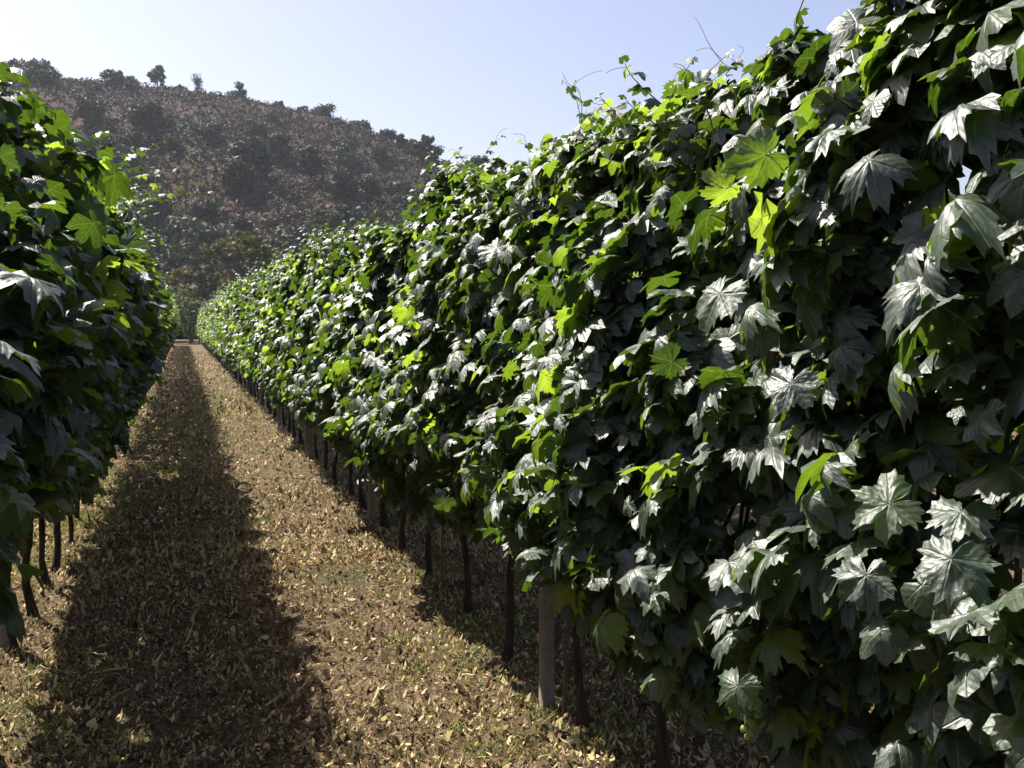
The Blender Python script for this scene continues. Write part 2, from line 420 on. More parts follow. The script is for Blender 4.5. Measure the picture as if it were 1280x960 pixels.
protos = [make_tree('hill_tree', 4.2, 3.6, ['round', 'loose', 'round'][i % 3], M_OAK, 500 + i, 80) for i in range(7)]
cnt = 0
while cnt < 230:
    t = R.uniform(0.0, 0.97); y = 113 + t * 134; x = R.uniform(-0.2, 0.31) * y
    dn = wave(np.array(x), np.array(y), seed=41, f=0.07)
    prob = 1.0 * (1 - t) ** 1.8 + 0.45 * (dn > 0.25) + 0.04 + 0.35 * (x > 38)
    if R.uniform() > prob: continue
    s = R.uniform(0.55, 1.6) * (1.5 - 0.55 * t)
    place_tree('hill_tree', protos[cnt % 7], x, y, float(hill_z(x, y)) - 0.3, R.uniform(0, 6), s,
               f"{'small' if s < 1 else 'middling' if s < 1.5 else 'large'} dark {('round', 'loose', 'round')[cnt % 7 % 3]} tree on the {('lower', 'middle', 'upper')[min(2, int(t * 3))]} {('left', 'central', 'right')[int(np.clip((x / y + .2) / .17, 0, 2))]} part of the brown hillside",
               'tree', f"trees of the {('lower', 'middle', 'upper')[min(2, int(t * 3))]} hillside")
    cnt += 1

# trees at the foot of the hill, behind the end of the vine rows
foot = [(300, 98, 8.5, 11.0, 'umbrella', M_PINE, 'flat-topped golden green pine with a bare trunk at the hill foot'),
        (252, 104, 8.0, 8.2, 'umbrella', M_PINE, 'smaller olive pine left of the flat-topped pine'),
        (352, 102, 7.5, 9.5, 'round', M_GREEN, 'dark green tree right of the flat-topped pine'),
        (215, 95, 7.5, 6.5, 'round', M_PINE, 'brownish tree directly above the end of the path'),
        (330, 92, 6.0, 6.0, 'loose', M_PINE, 'thin olive tree in front of the dark tree'),
        (272, 88, 6.5, 5.0, 'round', M_GREEN, 'low dark bush at the end of the right vine row'),
        (238, 84, 5.5, 4.4, 'round', M_GREEN, 'low dark bush closing the end of the path'),
        (205, 90, 6.0, 5.6, 'round', M_GREEN, 'dark tree showing beside the left vine row end'),
        (400, 104, 8.0, 9.5, 'round', M_GREEN, 'broad dark tree rising above the middle of the right row'),
        (445, 108, 8.0, 10.5, 'round', M_GREEN, 'second broad dark tree above the right row'),
        (180, 100, 8.0, 8.0, 'round', M_GREEN, 'dark tree just behind the left row shoots'),
        (500, 110, 8.0, 9.5, 'round', M_GREEN, 'dark tree lowest on the slope near the right row crest')]
for i, (px, y, w, h, st, mt, lab) in enumerate(foot):
    x = y * tan(pix_az(px))
    z = float(hill_z(x, y)) if y > 112 else 0.0
    place_tree('pine_tree' if mt is M_PINE else 'broadleaf_tree', make_tree('t', w, h, st, mt, 700 + i, 70, 0.028 * w), x, y, z - 0.1, R.uniform(0, 6), 1, lab, 'tree', 'trees at the foot of the hill')

# ------------------------------------------------------------------ leaf shapes
KEY_A = np.radians([0, 12, 24, 31, 38, 52, 66, 78, 85, 93, 108, 124, 142, 160, 174])
KEY_R = np.array([1.0, .92, .80, .64, .79, .93, .86, .74, .64, .75, .84, .80, .73, .62, .16])
def leaf_template(lod, seed):
    rng = np.random.default_rng(seed)
    sinus = rng.uniform(0.8, 1.12)
    kr = KEY_R.copy(); kr[[3, 8]] *= sinus; kr[[5, 10]] *= rng.uniform(.9, 1.08)
    if lod == 0:
        half = np.radians(np.concatenate([np.arange(0, 174, 5.4), [174]]))
        r = np.interp(half, KEY_A, kr); rings = [.27, .52, .77, 1.0]
    elif lod == 1:
        sel = [0, 1, 3, 4, 5, 7, 8, 9, 10, 12, 13, 14]; half = KEY_A[sel]; r = kr[sel] * 1.02; rings = [.5, 1.0]
    else:
        sel = [0, 5, 8, 10, 13]; half = KEY_A[sel]; r = kr[sel] * 1.0; rings = [1.0]
    ang = np.concatenate([-half[::-1], half[1:]]); rr = np.concatenate([r[::-1], r[1:]])
    if lod == 0:   # uneven coarse teeth, lobes of unequal length
        nt = len(rr); j = np.arange(nt); ph_ = rng.integers(0, 3)
        up_ = 1.0 + rng.uniform(.05, .20, nt); lo_ = 1.0 - rng.uniform(.0, .10, nt)
        tooth = np.where((j + ph_) % 3 == 0, up_, np.where((j + ph_) % 3 == 1, lo_, 1.0)); tooth[[0, -1]] = 1
        rr = rr * tooth * (1 + .10 * np.sin(ang * 1.0 + rng.uniform(0, 6.28)) + .06 * np.sin(ang * 2.3 + rng.uniform(0, 6.28)))
        ang = ang + rng.normal(size=nt) * .018 * (np.abs(ang) < 2.9)
    P = [np.zeros((1, 2))]
    for q in rings:
        P.append(np.stack([np.sin(ang) * rr * q, np.cos(ang) * rr * q], -1))
    P = np.vstack(P); m = len(ang); Fc = []
    for j in range(m - 1): Fc.append((0, 1 + j + 1, 1 + j))
    for k in range(len(rings) - 1):
        a = 1 + k * m; c = a + m
        for j in range(m - 1): Fc.append((a + j, a + j + 1, c + j + 1)); Fc.append((a + j, c + j + 1, c + j))
    x, y = P[:, 0], P[:, 1]; r = np.hypot(x, y); th = np.abs(np.arctan2(x, y))
    cup = rng.uniform(.0, .60); fold = rng.uniform(-.15, .60); ph = rng.uniform(0, 6.28)
    tipd = rng.uniform(.0, .6); side = rng.uniform(-.25, .25); rip = rng.uniform(.05, .14)
    z = -cup * r * r - fold * np.abs(x) * 0.8 + rip * np.sin(np.arctan2(x, y) * 5 + ph) * r ** 1.5 - tipd * np.clip(y - .2, 0, 2) ** 2 + side * x * r
    va = np.radians([0, 52, 108, 164]); dist = np.min(np.abs(th[:, None] - va[None]), 1)
    z = z + 0.17 * r * np.clip(dist / np.radians(27), 0, 1) * (0.6 + .4 * np.sin(ph))
    z = z + .06 * wave(x, y, seed=900 + seed, f=2.6) * np.clip(r * 2, 0, 1) + .03 * wave(x, y, seed=950 + seed, f=7) * r
    z = z + rng.normal(size=len(z)) * .010 * (r > .1)
    bend = rng.uniform(.0, .55); x = x * (1 - .12 * bend * np.abs(x)); y = y - .10 * bend * y * np.abs(y)
    V = np.stack([x, y, z], -1)
    Fc = np.array(Fc, np.int32); uv = P.copy()
    if lod == 0:   # petiole running back from the blade
        t = np.linspace(0, 1, 4); L = rng.uniform(.6, 1.0)
        pv, pf = tube_np(np.stack([t * rng.uniform(-.2, .2), -t * L * .45, -t * t * L * .9], -1), np.array([.018, .015, .015, .02]), 4)
        Fc = np.vstack([Fc, pf + len(V)]); V = np.vstack([V, pv]); uv = np.vstack([uv, np.tile([[0.0, 0.4]], (len(pv), 1))])
    return V.astype(np.float32), Fc, uv.astype(np.float32)

NVAR = 14
TPL = {l: [leaf_template(l, 50 + i) for i in range(NVAR)] for l in (0, 1, 2)}
LEAF_ME = [mesh_np('leaf', V, Fc, M_LEAF, True, uv=uv) for V, Fc, uv in TPL[0]]

def unit(a): return a / (np.linalg.norm(a, axis=-1, keepdims=True) + 1e-9)

def frames(nrm, tip):
    z = unit(nrm); y = unit(tip - z * np.sum(tip * z, -1, keepdims=True)); x = np.cross(y, z)
    return np.stack([x, y, z], -1)      # columns are axes

def leaves_mesh(name, pos, M3, size, var, rnd, lods):
    Vs, Fs, Us, Rs, o = [], [], [], [], 0
    for v, lod in [(v, l) for v in range(NVAR) for l in (1, 2)]:
        s = np.where((var == v) & (lods == lod))[0]
        if len(s) == 0: continue
        V, Fc, uv = TPL[lod][v]
        P = np.einsum('nij,vj->nvi', M3[s], V) * size[s][:, None, None] + pos[s][:, None, :]
        k = len(V)
        Vs.append(P.reshape(-1, 3)); Fs.append((Fc[None] + (np.arange(len(s)) * k)[:, None, None] + o).reshape(-1, 3))
        Us.append(np.tile(uv, (len(s), 1))); Rs.append(np.repeat(rnd[s], k)); o += k * len(s)
    return mesh_np(name, np.vstack(Vs), np.vstack(Fs), M_LEAF, True, uv=np.vstack(Us), rnd=np.concatenate(Rs))

# ------------------------------------------------------------------ vine rows
class Row:
    def __init__(s, x0, side, top, bottom, front_low, front_top, back, seed):
        s.x0, s.side, s.top, s.bottom, s.fl, s.ft, s.bk, s.seed = x0, side, top, bottom, front_low, front_top, back, seed
    def zt(s, y):
        return np.interp(y, s.top[0], s.top[1]) + 0.09 * wave(y, seed=s.seed, f=2.2) + 0.05 * wave(y, seed=s.seed + 1, f=7)
    def zb(s, y):
        return np.interp(y, s.bottom[0], s.bottom[1]) + 0.10 * wave(y, seed=s.seed + 2, f=2.5) + 0.05 * wave(y, seed=s.seed + 5, f=8)

RIGHT = Row(1.43, -1,  ([0, 1.3, 1.55, 1.75, 1.95, 2.2, 2.5, 3.6, 5, 5.5, 5.9, 6.5, 7.7, 11, 25, 90], [2.3, 2.36, 2.30, 2.05, 2.28, 2.24, 2.28, 2.27, 2.40, 2.22, 2.14, 2.20, 2.32, 2.38, 2.56, 2.6]), ([0, 3, 6, 90], [.64, .64, .56, .46]), .36, .20, .40, 11)
LEFT = Row(-0.80, 1, ([0, 2.6, 3.0, 3.6, 4.2, 4.9, 6, 90], [1.8, 1.9, 2.20, 2.32, 2.28, 2.34, 2.42, 2.5]), ([0, 4.2, 5.0, 6, 90], [.95, .88, .60, .52, .5]), .28, .43, .30, 12)
LEFT2 = Row(-3.15, 1, ([0, 90], [2.35, 2.35]), ([0, 90], [.6, .6]), .40, .45, .40, 13)
RIGHT2 = Row(3.82, -1, ([0, 90], [2.3, 2.3]), ([0, 90], [.6, .6]), .40, .30, .40, 14)

def canopy(row, y0, y1, n, rng):
    """leaf positions, normals, tips, sizes, exposure (1 = on the face turned to the path)"""
    y = rng.uniform(y0 - .12, y1 + .12, n)
    zt = row.zt(y); zb = row.zb(y)
    u = rng.uniform(0, 1, n) ** 0.92
    z = zb + (zt - zb) * u
    q = rng.uniform(0, 1, n)
    front = q < 0.56; top = (q >= .56) & (q < .70); inner = q >= .70
    d = np.where(front, .93 + np.clip(rng.normal(size=n), -2.5, 1.6) * .20, rng.uniform(-1, 1, n))
    z = np.where(top, zt - np.abs(rng.normal(size=n)) * .10, z)
    uu = (z - zb) / (zt - zb)
    hf = row.fl + (row.ft - row.fl) * (np.clip((uu - .35) / .5, 0, 1) if row.side < 0 else np.clip((uu - .15) / .45, 0, 1))
    crest = np.sqrt(np.clip(1 - np.clip((uu - .55) / .5, 0, 1) ** 2, .05, 1))
    tuck = 1 - 0.75 * np.clip(.25 - uu, 0, 1) / .25
    h = np.where(d > 0, hf, row.bk * (.3 + .7 * np.clip(uu / .5, 0, 1))) * tuck * (crest if row.side < 0 else np.where(d > 0, 0.30 + 0.70 * crest, crest))
    bul = 0.10 * wave(y, z, seed=row.seed + 3, f=4.2) + 0.06 * wave(y, z, seed=row.seed + 4, f=11)
    x = row.x0 + row.side * (d * h + np.where(front, bul, 0))
    # gaps in the face
    gap = wave(y, z, seed=row.seed + 6, f=6.5, n=4)
    keep = ~(front & (gap > 0.40) & (rng.uniform(0, 1, n) < .85))
    pos = np.stack([x, y, z], -1)
    out = np.zeros((n, 3)); out[:, 0] = row.side * np.sign(d + 1e-6) * (1 - .5 * np.clip((uu - .8) / .2, 0, 1)); up = np.array([0, 0, 1.0])
    rn = rng.normal(size=(n, 3))
    nr = out * np.where(inner, .5, .66)[:, None] + up * np.where(top, .9, .72)[:, None] + SUN * .6 + rn * np.where(inner, .8, .50)[:, None]
    tip = -up * .9 + out * .45 + rng.normal(size=(n, 3)) * .55
    sz = rng.uniform(.056, .098, n) * np.where(uu > .86, .78, 1.0) * np.where(rng.uniform(0, 1, n) < .12, 1.22, 1)
    sz = np.where(rng.uniform(0, 1, n) < .14, sz * .5, sz)
    expo = np.where(front | top, 1.0, 0.0) * (d > .5) + .6 * top
    return [a[keep] for a in (pos, unit(nr), tip, sz, expo)]

def ribbon(P): return P

def shoot_np(row, y, rng, length, z0, lean):
    """curving green shoot with leaves getting smaller; returns path, leaves"""
    k = 9; t = np.linspace(0, 1, k)
    d = np.array([row.side * lean, rng.normal() * .35, 1.0]); d /= np.linalg.norm(d)
    droop = np.array([row.side * .35 * lean + rng.normal() * .2, rng.normal() * .25, -.25])
    base = np.array([row.x0 + row.side * (0.04 + .25 * abs(lean)) + rng.normal() * .08, y, z0])
    P = base + d * (t * length)[:, None] + droop * (t ** 2.2 * length)[:, None]
    P += (np.array([np.sin(t * 4 + base[1] * 9), np.cos(t * 5 + base[1] * 7), 0 * t]).T - np.array([sin(base[1] * 9), cos(base[1] * 7), 0])) * .03
    pos, nr, tp, sz = [], [], [], []
    for j in range(1, k):
        sgn = 1 if j % 2 else -1
        sidev = np.array([rng.normal() * .6 + sgn * .5, sgn * rng.uniform(.3, 1), rng.uniform(-.2, .5)])
        pos.append(P[j] + unit(sidev) * .03 * (1.2 - t[j]))
        nr.append(np.array([rng.normal() * .5 + row.side * .3, rng.normal() * .5, .8]) + SUN * .3); tp.append(sidev + np.array([0, 0, -.5 + t[j] * .8]))
        sz.append(rng.uniform(.055, .085) * (1.08 - t[j] * .75))
    return P, np.array(pos), unit(np.array(nr)), np.array(tp), np.array(sz)

def tendril_np(p, rng, L=.18):
    t = np.linspace(0, 1, 14)[:, None]
    d = unit(rng.normal(size=3) * np.array([1, 1, .6]) + np.array([0, 0, .35])); e = unit(np.cross(d, rng.normal(size=3)))
    f = np.cross(d, e); c = rng.uniform(2, 6)
    return p + d * t * L + (e * np.sin(t * c) + f * (1 - np.cos(t * c * 1.3))) * t * L * .22

# individual leaves that stand out on the faces: (place, normal, tip direction, size, shape)
EXTRA = {1: [((1.00, 1.73, 1.66), (-.7, -.45, .60), (-.35, .1, -.9), 0.095, 1), ((.99, 1.56, 1.90), (-.2, -.95, -.25), (-.9, .2, -.45), 0.084, 2),
             ((1.0, 1.71, 1.86), (-.1, -.9, -.4), (-.9, .2, -.5), 0.070, 4), ((.95, 1.21, 1.23), (-.6, -.6, .6), (-.1, -.2, -1), 0.070, 5),
             ((.98, 2.25, .86), (-.75, -.4, .6), (-.15, .1, -1), 0.091, 6), ((1.0, 2.82, .99), (-.75, -.35, .6), (-.2, .1, -1), 0.101, 7),
             ((.93, 1.14, 1.35), (-.6, -.5, .62), (-.8, .5, -.5), 0.081, 8), ((1.02, 3.99, .86), (-.3, -.9, -.2), (-.5, .3, -.8), 0.084, 9),
             ((.98, 1.89, 1.52), (-.2, -.9, -.3), (-.7, .5, -.5), 0.070, 10), ((.98, 1.61, .92), (-.65, -.5, .55), (.1, .1, -1), 0.077, 11),
             ((1.04, 1.34, 1.86), (-.6, -.45, .66), (-.8, .1, -.6), 0.091, 3), ((.97, 1.44, 1.50), (-.66, -.5, .56), (-.3, 0, -1), 0.077, 12), ((.93, 1.02, 1.30), (-.6, -.5, .6), (-.2, 0, -1), 0.077, 0)],
         -1: [((-.43, 2.81, 2.02), (.2, -.85, -.35), (.1, .1, -1), 0.081, 1), ((-.38, 3.27, 2.09), (.2, -.9, -.3), (.2, .1, -1), 0.077, 2),
              ((-.40, 3.13, 1.96), (.1, -.9, -.3), (-.3, .1, -1), 0.084, 5), ((-.40, 3.80, 2.18), (.2, -.8, -.4), (.3, .1, -.9), 0.070, 9)]}

def grape_bunch(root, p, rng, n=34):
    parts = []
    th = np.linspace(0, pi, 5)[1:-1]; ph = np.linspace(0, 2 * pi, 7)[:-1]
    sv = np.array([(0, 0, 1)] + [(sin(a) * cos(q), sin(a) * sin(q), cos(a)) for a in th for q in ph] + [(0, 0, -1)])
    sf = [(0, 1 + j, 1 + (j + 1) % 6) for j in range(6)] + [(19, 13 + (j + 1) % 6, 13 + j) for j in range(6)]
    for k in (0, 1):
        for j in range(6):
            a = 1 + k * 6 + j; c = 1 + k * 6 + (j + 1) % 6; sf += [(a, a + 6, c + 6), (a, c + 6, c)]
    sf = np.array(sf)
    for i in range(n):
        h = rng.uniform(0, 1); rr = .032 * (1 - h * .75) * sqrt(rng.uniform(.2, 1)); a = rng.uniform(0, 6.28)
        parts.append((sv * rng.uniform(.005, .0075) + [rr * cos(a), rr * sin(a), -h * .10], sf))
    parts.append(tube_np(np.array([[0, 0, .05], [0, .002, 0], [0, 0, -.09]]), .0016, 4))
    V, Fc = join(parts)
    link('grape_bunch', mesh_np('grape_bunch', V + np.array(p) - np.array(root.location), Fc, M_GRAPE), root)

def vine(row, y, width, label, group, n_leaf, n_obj, lod, detail, rng, trunk_lean=0.0):
    root = empty('grapevine', (row.x0, y, float(gz(row.x0, y))))
    tag(root, label, 'vine', group)
    org = np.array(root.location)
    # trunk: twisted, thicker at the base
    k = 9 if detail else 5; t = np.linspace(0, 1, k)
    zc = .86
    wob = np.stack([np.sin(t * 5 + rng.uniform(0, 6)) * .022 + np.sin(t * 11 + rng.uniform(0, 6)) * .008, trunk_lean * (1 - t) + np.sin(t * 4 + rng.uniform(0, 6)) * .03, t * (zc + .06) - .06], -1)
    rad = np.interp(t, [0, .1, .3, .85, 1], [.036, .025, .017, .015, .022]) * rng.uniform(.8, 1.2) * (1 + (.18 * np.sin(t * 23 + rng.uniform(0, 6)) if detail else 0))
    V, Fc = tube_np(wob, rad, 8 if detail else 5)
    if detail: V = V + rng.normal(size=V.shape) * .0025
    link('trunk', mesh_np('trunk', V, Fc, M_BARK), root)
    if detail:
        a = np.linspace(-.48, .48, 8)
        arm = np.stack([.02 * np.sin(a * 9), a, zc + .03 * np.cos(a * 5)], -1)
        V, Fc = tube_np(arm, .017 - .012 * np.abs(a), 6); link('cordon', mesh_np('cordon', V, Fc, M_BARK), root)
        for c in range(5):
            yy = rng.uniform(-.45, .45); t = np.linspace(0, 1, 6)
            P = np.stack([rng.normal() * .12 * t + .05 * np.sin(t * 4), yy + rng.normal() * .15 * t, zc + t * rng.uniform(.9, 1.25)], -1)
            V, Fc = tube_np(P, .006 - .003 * t, 5); link('cane', mesh_np('cane', V, Fc, M_BARK), root)
    pos, nr, tip, sz, expo = canopy(row, y - width / 2, y + width / 2, n_leaf, rng)
    # top shoots
    nsh = 9 if detail else 5
    if row is LEFT and y < 3: nsh = 0
    for s in range(nsh):
        lean = rng.uniform(-.2, .35) if row.side < 0 else rng.uniform(0, .25 if y < 4.4 else .7)
        ys = y + rng.uniform(-.5, .5) * width
        arch = row is LEFT and 4.8 < y < 7.6 and s < 4
        if arch: lean = rng.uniform(.7, 1.3)
        P, p2, n2, t2, s2 = shoot_np(row, ys, rng, rng.uniform(.4, .55) if arch else rng.uniform(.45, .58) if rng.uniform() < .12 else rng.uniform(.22, .42), float(row.zt(ys)) - .20, lean)
        pos = np.vstack([pos, p2]); nr = np.vstack([nr, n2]); tip = np.vstack([tip, t2]); sz = np.concatenate([sz, s2]); expo = np.concatenate([expo, np.full(len(s2), 1.3)])
        if detail:
            V, Fc = tube_np(P - org, np.linspace(.003, .0008, len(P)), 5); link('shoot', mesh_np('shoot', V, Fc, M_SHOOT), root)
            V, Fc = tube_np(tendril_np(P[-2], rng, rng.uniform(.05, .15)) - org, .0008, 4); link('tendril', mesh_np('tendril', V, Fc, M_SHOOT), root)
    ex = [e for e in EXTRA.get(-row.side if row in (RIGHT, LEFT) else 9, []) if abs(e[0][1] - y) <= width / 2 + .001]
    for e in ex:
        pos = np.vstack([pos, e[0]]); nr = np.vstack([nr, unit(np.array(e[1]))]); tip = np.vstack([tip, e[2]]); sz = np.append(sz, e[3] * .74); expo = np.append(expo, 3.0)
    n = len(pos)
    M3 = frames(nr, tip); var = rng.integers(0, NVAR, n); rnd = rng.uniform(0, .93, n)
    for k_, e in enumerate(ex): var[n - len(ex) + k_] = e[4]
    sz = np.where((expo < 2) & (row is RIGHT) & (pos[:, 1] < 5.5), sz * .80, sz)
    sz = np.where((row is LEFT) & (pos[:, 1] < 7), sz * .85, sz)
    hi = np.clip((pos[:, 2] - (row.zt(pos[:, 1]) - .42)) / .42, 0, 1)
    rnd = np.where(rng.uniform(0, 1, n) < hi * .85, rng.uniform(.72, 1.0, n), rnd)
    rnd = np.where((expo > 1.2) & (expo < 2), rng.uniform(.5, 1.0, n), rnd)
    if detail and row is RIGHT:
        for b_ in range(2):
            grape_bunch(root, (row.x0 + row.side * rng.uniform(.1, .28), y + rng.uniform(-.3, .3), rng.uniform(.74, 1.0)), rng)
        if abs(y - 1.97) < .1: grape_bunch(root, (1.06, 1.70, .87), rng, 40)
    if n_obj:
        dist = np.linalg.norm(pos - np.array(CAM), axis=1)
        score = sz / dist * (.35 + expo)
        order = np.argsort(-score); pick = order[:n_obj]; rest = order[n_obj:]
        for i in pick:
            o = bpy.data.objects.new('leaf', LEAF_ME[var[i]]); COL.objects.link(o); o.parent = root
            m = Matrix([[*(M3[i][r] * sz[i]), pos[i][r] - org[r]] for r in range(3)] + [[0, 0, 0, 1]])
            o.matrix_basis = m
    else: rest = np.arange(n)
    if len(rest):
        me = leaves_mesh('foliage', pos[rest] - org, M3[rest], sz[rest], var[rest], rnd[rest], np.where(((expo[rest] > 0) | (y < 5)) & (lod == 1), 1, 2))
        tag(link('foliage', me, root), kind='stuff')
    return root

def post(row, y, label, h=2.02, w=.052):
    root = empty('trellis_post', (row.x0 - .045, y, float(gz(row.x0 - .045, y))))
    tag(root, label, 'post', 'trellis posts of the vine rows')
    k = 8; z = np.linspace(-.15, h, k)
    prof = np.array([(-1, -.86), (-.86, -1), (.86, -1), (1, -.86), (1, .86), (.86, 1), (-.86, 1), (-1, .86)]) * w / 2
    rr = R.normal(size=(k, 8, 2)) * .0008
    V = np.concatenate([np.stack([prof[:, 0] * (1.0 - .06 * i / k) + rr[i, :, 0], prof[:, 1] + rr[i, :, 1], np.full(8, z[i])], -1) for i in range(k)])
    Fc = [(i * 8 + j, i * 8 + (j + 1) % 8, (i + 1) * 8 + (j + 1) % 8, (i + 1) * 8 + j) for i in range(k - 1) for j in range(8)]
    Fc += [(0, 1, 2, 3), (0, 3, 4, 7), (4, 5, 6, 7)]; b = (k - 1) * 8; Fc += [(b, b + 1, b + 2, b + 3), (b, b + 3, b + 4, b + 7), (b + 4, b + 5, b + 6, b + 7)]
    body = link('shaft', mesh_np('shaft', V, np.array(Fc), M_POST, False), root)
    for zz in (.80, 1.25, 1.7, 2.1):
        a = np.linspace(0, 2 * pi * .9, 12)
        V, Fc = tube_np(np.stack([np.cos(a) * w * .66, np.sin(a) * w * .66, np.full(12, zz) + a * .001], -1), .0018, 4)
        link('wire_tie', mesh_np('wire_tie', V, Fc, M_WIRE), root)
    return root

POSTS = [3.74 + 3.96 * k for k in range(-1, 18)]
ORD = ['', 'nearest', 'second', 'third', 'fourth', 'fifth', 'sixth']
for i, y in enumerate(POSTS):
    if i == 0: post(RIGHT, y, 'grey trellis post standing beside the photographer at the right')
    elif i < 6: post(RIGHT, y, ['', 'weathered grey post with its bright left edge, nearest in the right row', 'pale slim grey post under the leaves, second along the right row',
                                'third post of the right row, deep in leaf shade', 'fourth post of the right row, pale beside the sunlit path', 'fifth post of the right row, a thin pale line in shade'][i])
    else: post(RIGHT, y, 'tiny distant post half hidden in the right vine row')
for i, y in enumerate([1.2 + 4.1 * k for k in range(18)]):
    if i in (0,): post(LEFT, y, 'post inside the left vine row nearest the photographer')
    elif i == 1: post(LEFT, y, 'post hidden in the dark left vine row just beyond the first trunks')
    else: post(LEFT, y, 'distant post hidden in the dark left vine row')
for y in (2.5, 6.6, 10.7): post(LEFT2, y, {2.5: 'near', 6.6: 'middle', 10.7: 'far'}[y] + ' post of the row standing behind the left vine row')

# right row vines
vy = [.39 + .79 * k for k in range(38)]
y = vy[-1] + 1.0
while y < 78: vy.append(y); y += 1.05
near_names = ['grapevine beside the photographer, just outside the right frame edge', 'grapevine at the extreme right whose leaves fill the frame edge', 'grapevine with huge grey-sheened leaves near the right frame edge',
              'grapevine with broad drooping leaves right of the nearest grey post', 'grapevine whose dark trunk stands just right of the nearest grey post',
              'grapevine with a thin crooked trunk just left of the nearest grey post', 'grapevine second beyond the nearest grey post']
for i, y in enumerate(vy):
    rng = np.random.default_rng(9000 + i)
    grp = 'grapevines of the right row'
    nxt = [p for p in POSTS if p < y]; j = len(nxt) - 1; kth = sum(1 for q in vy if nxt[-1] < q <= y)
    if i < 7: lab = near_names[i]
    elif j <= 5: lab = f"right row vine, {['', 'first', 'second', 'third', 'fourth', 'fifth', 'sixth'][kth]} one past the {ORD[j]} grey post"
    else: lab = 'small distant vine in the far stretch of the sunlit right row'
    if y < 3.2: a = (2200, 295, 1, True)
    elif y < 7: a = (1500, 270, 1, True)
    elif y < 11: a = (900, 90, 1, True)
    elif y < 16: a = (760, 0, 1, False)
    elif y < 30: a = (640, 0, 2, False)
    else: a = (520, 0, 2, False)
    vine(RIGHT, y, .79 if y < 31 else 1.05, lab, grp, *a, rng, rng.normal() * .05)

# left row vines
ly = [2.2, 2.9, 3.6, 4.15]; y = 5.2
while y < 7.1: ly.append(y); y += .61
while y < 78: ly.append(y); y += .79 if y < 30 else 1.05
ll = ['grapevine just outside the left frame edge', 'grapevine at the left frame edge with backlit lime green leaves',
      'grapevine forming the highest crest of the left row', 'dark shaded grapevine behind the left row crest', 'left row vine whose thick gnarled trunk stands at the left frame edge',
      'left row vine in deep shade right behind the gnarled trunk', 'left row vine with a dark upright trunk second from the frame edge', 'left row vine with a leaning trunk beside the sunlit strip']
for i, y in enumerate(ly):
    rng = np.random.default_rng(5000 + i)
    lab = ll[i] if i < 8 else (f"left row vine, {['first', 'second', 'third', 'fourth', 'fifth', 'sixth'][i - 8]} past the leaning trunk" if i < 14 else 'small distant vine in the far stretch of the dark left row')
    if y < 7: a = (1050, 90, 1, True)
    elif y < 11: a = (900, 10, 1, True)
    elif y < 30: a = (460, 0, 2, False)
    else: a = (400, 0, 2, False)
    vine(LEFT, y, .72 if y < 7 else .79 if y < 31 else 1.05, lab, 'grapevines of the left row', *a, rng, -.22 if i == 7 else rng.normal() * .05)
for i in range(20):
    vine(LEFT2, 0.5 + i * 1.05, 1.05, 'vine of the next row glimpsed below the dark left row', 'grapevines of the row behind the left row', 520, 0, 2, False, np.random.default_rng(3000 + i))
for i in range(15):
    vine(RIGHT2, -1.5 + i * 1.05, 1.05, 'vine of the next row glimpsed below the sunlit right row', 'grapevines of the row behind the right row', 480, 0, 2, False, np.random.default_rng(2000 + i))

# wires
for row, zs, nm in ((RIGHT, (.80, 1.25, 1.7, 2.1), 'right'), (LEFT, (.80, 1.25, 1.7, 2.1), 'left')):
    for zz, w in zip(zs, ('lowest', 'second lowest', 'third lowest', 'topmost')):
        t = np.linspace(-2, 76, 80); P = np.stack([np.full(80, row.x0 - row.side * .043), t, zz + .012 * np.sin(t * 1.53)], -1)
        V, Fc = tube_np(P, .0013, 4)
        tag(link('trellis_wire', mesh_np('trellis_wire', V, Fc, M_WIRE)), f'{w} steel trellis wire running through the {nm} vine row', 'wire', 'trellis wires')

# thin stakes beside some trunks
for yy, lab in ((3.62, 'thin rusty stake beside the trunk right of the nearest post'), (5.6, 'thin rusty stake between the nearest and second posts'), (7.55, 'thin rusty stake just in front of the second post')):
    z0 = float(gz(1.5, yy)); t = np.linspace(0, 1, 8)
    V, Fc = tube_np(np.stack([1.42 + .01 * t, yy + .012 * np.sin(t * 3), z0 - .1 + t * 1.5], -1), .006, 6)
    tag(link('vine_stake', mesh_np('vine_stake', V, Fc, M_STAKE)), lab, 'stake', 'thin stakes beside the vines')

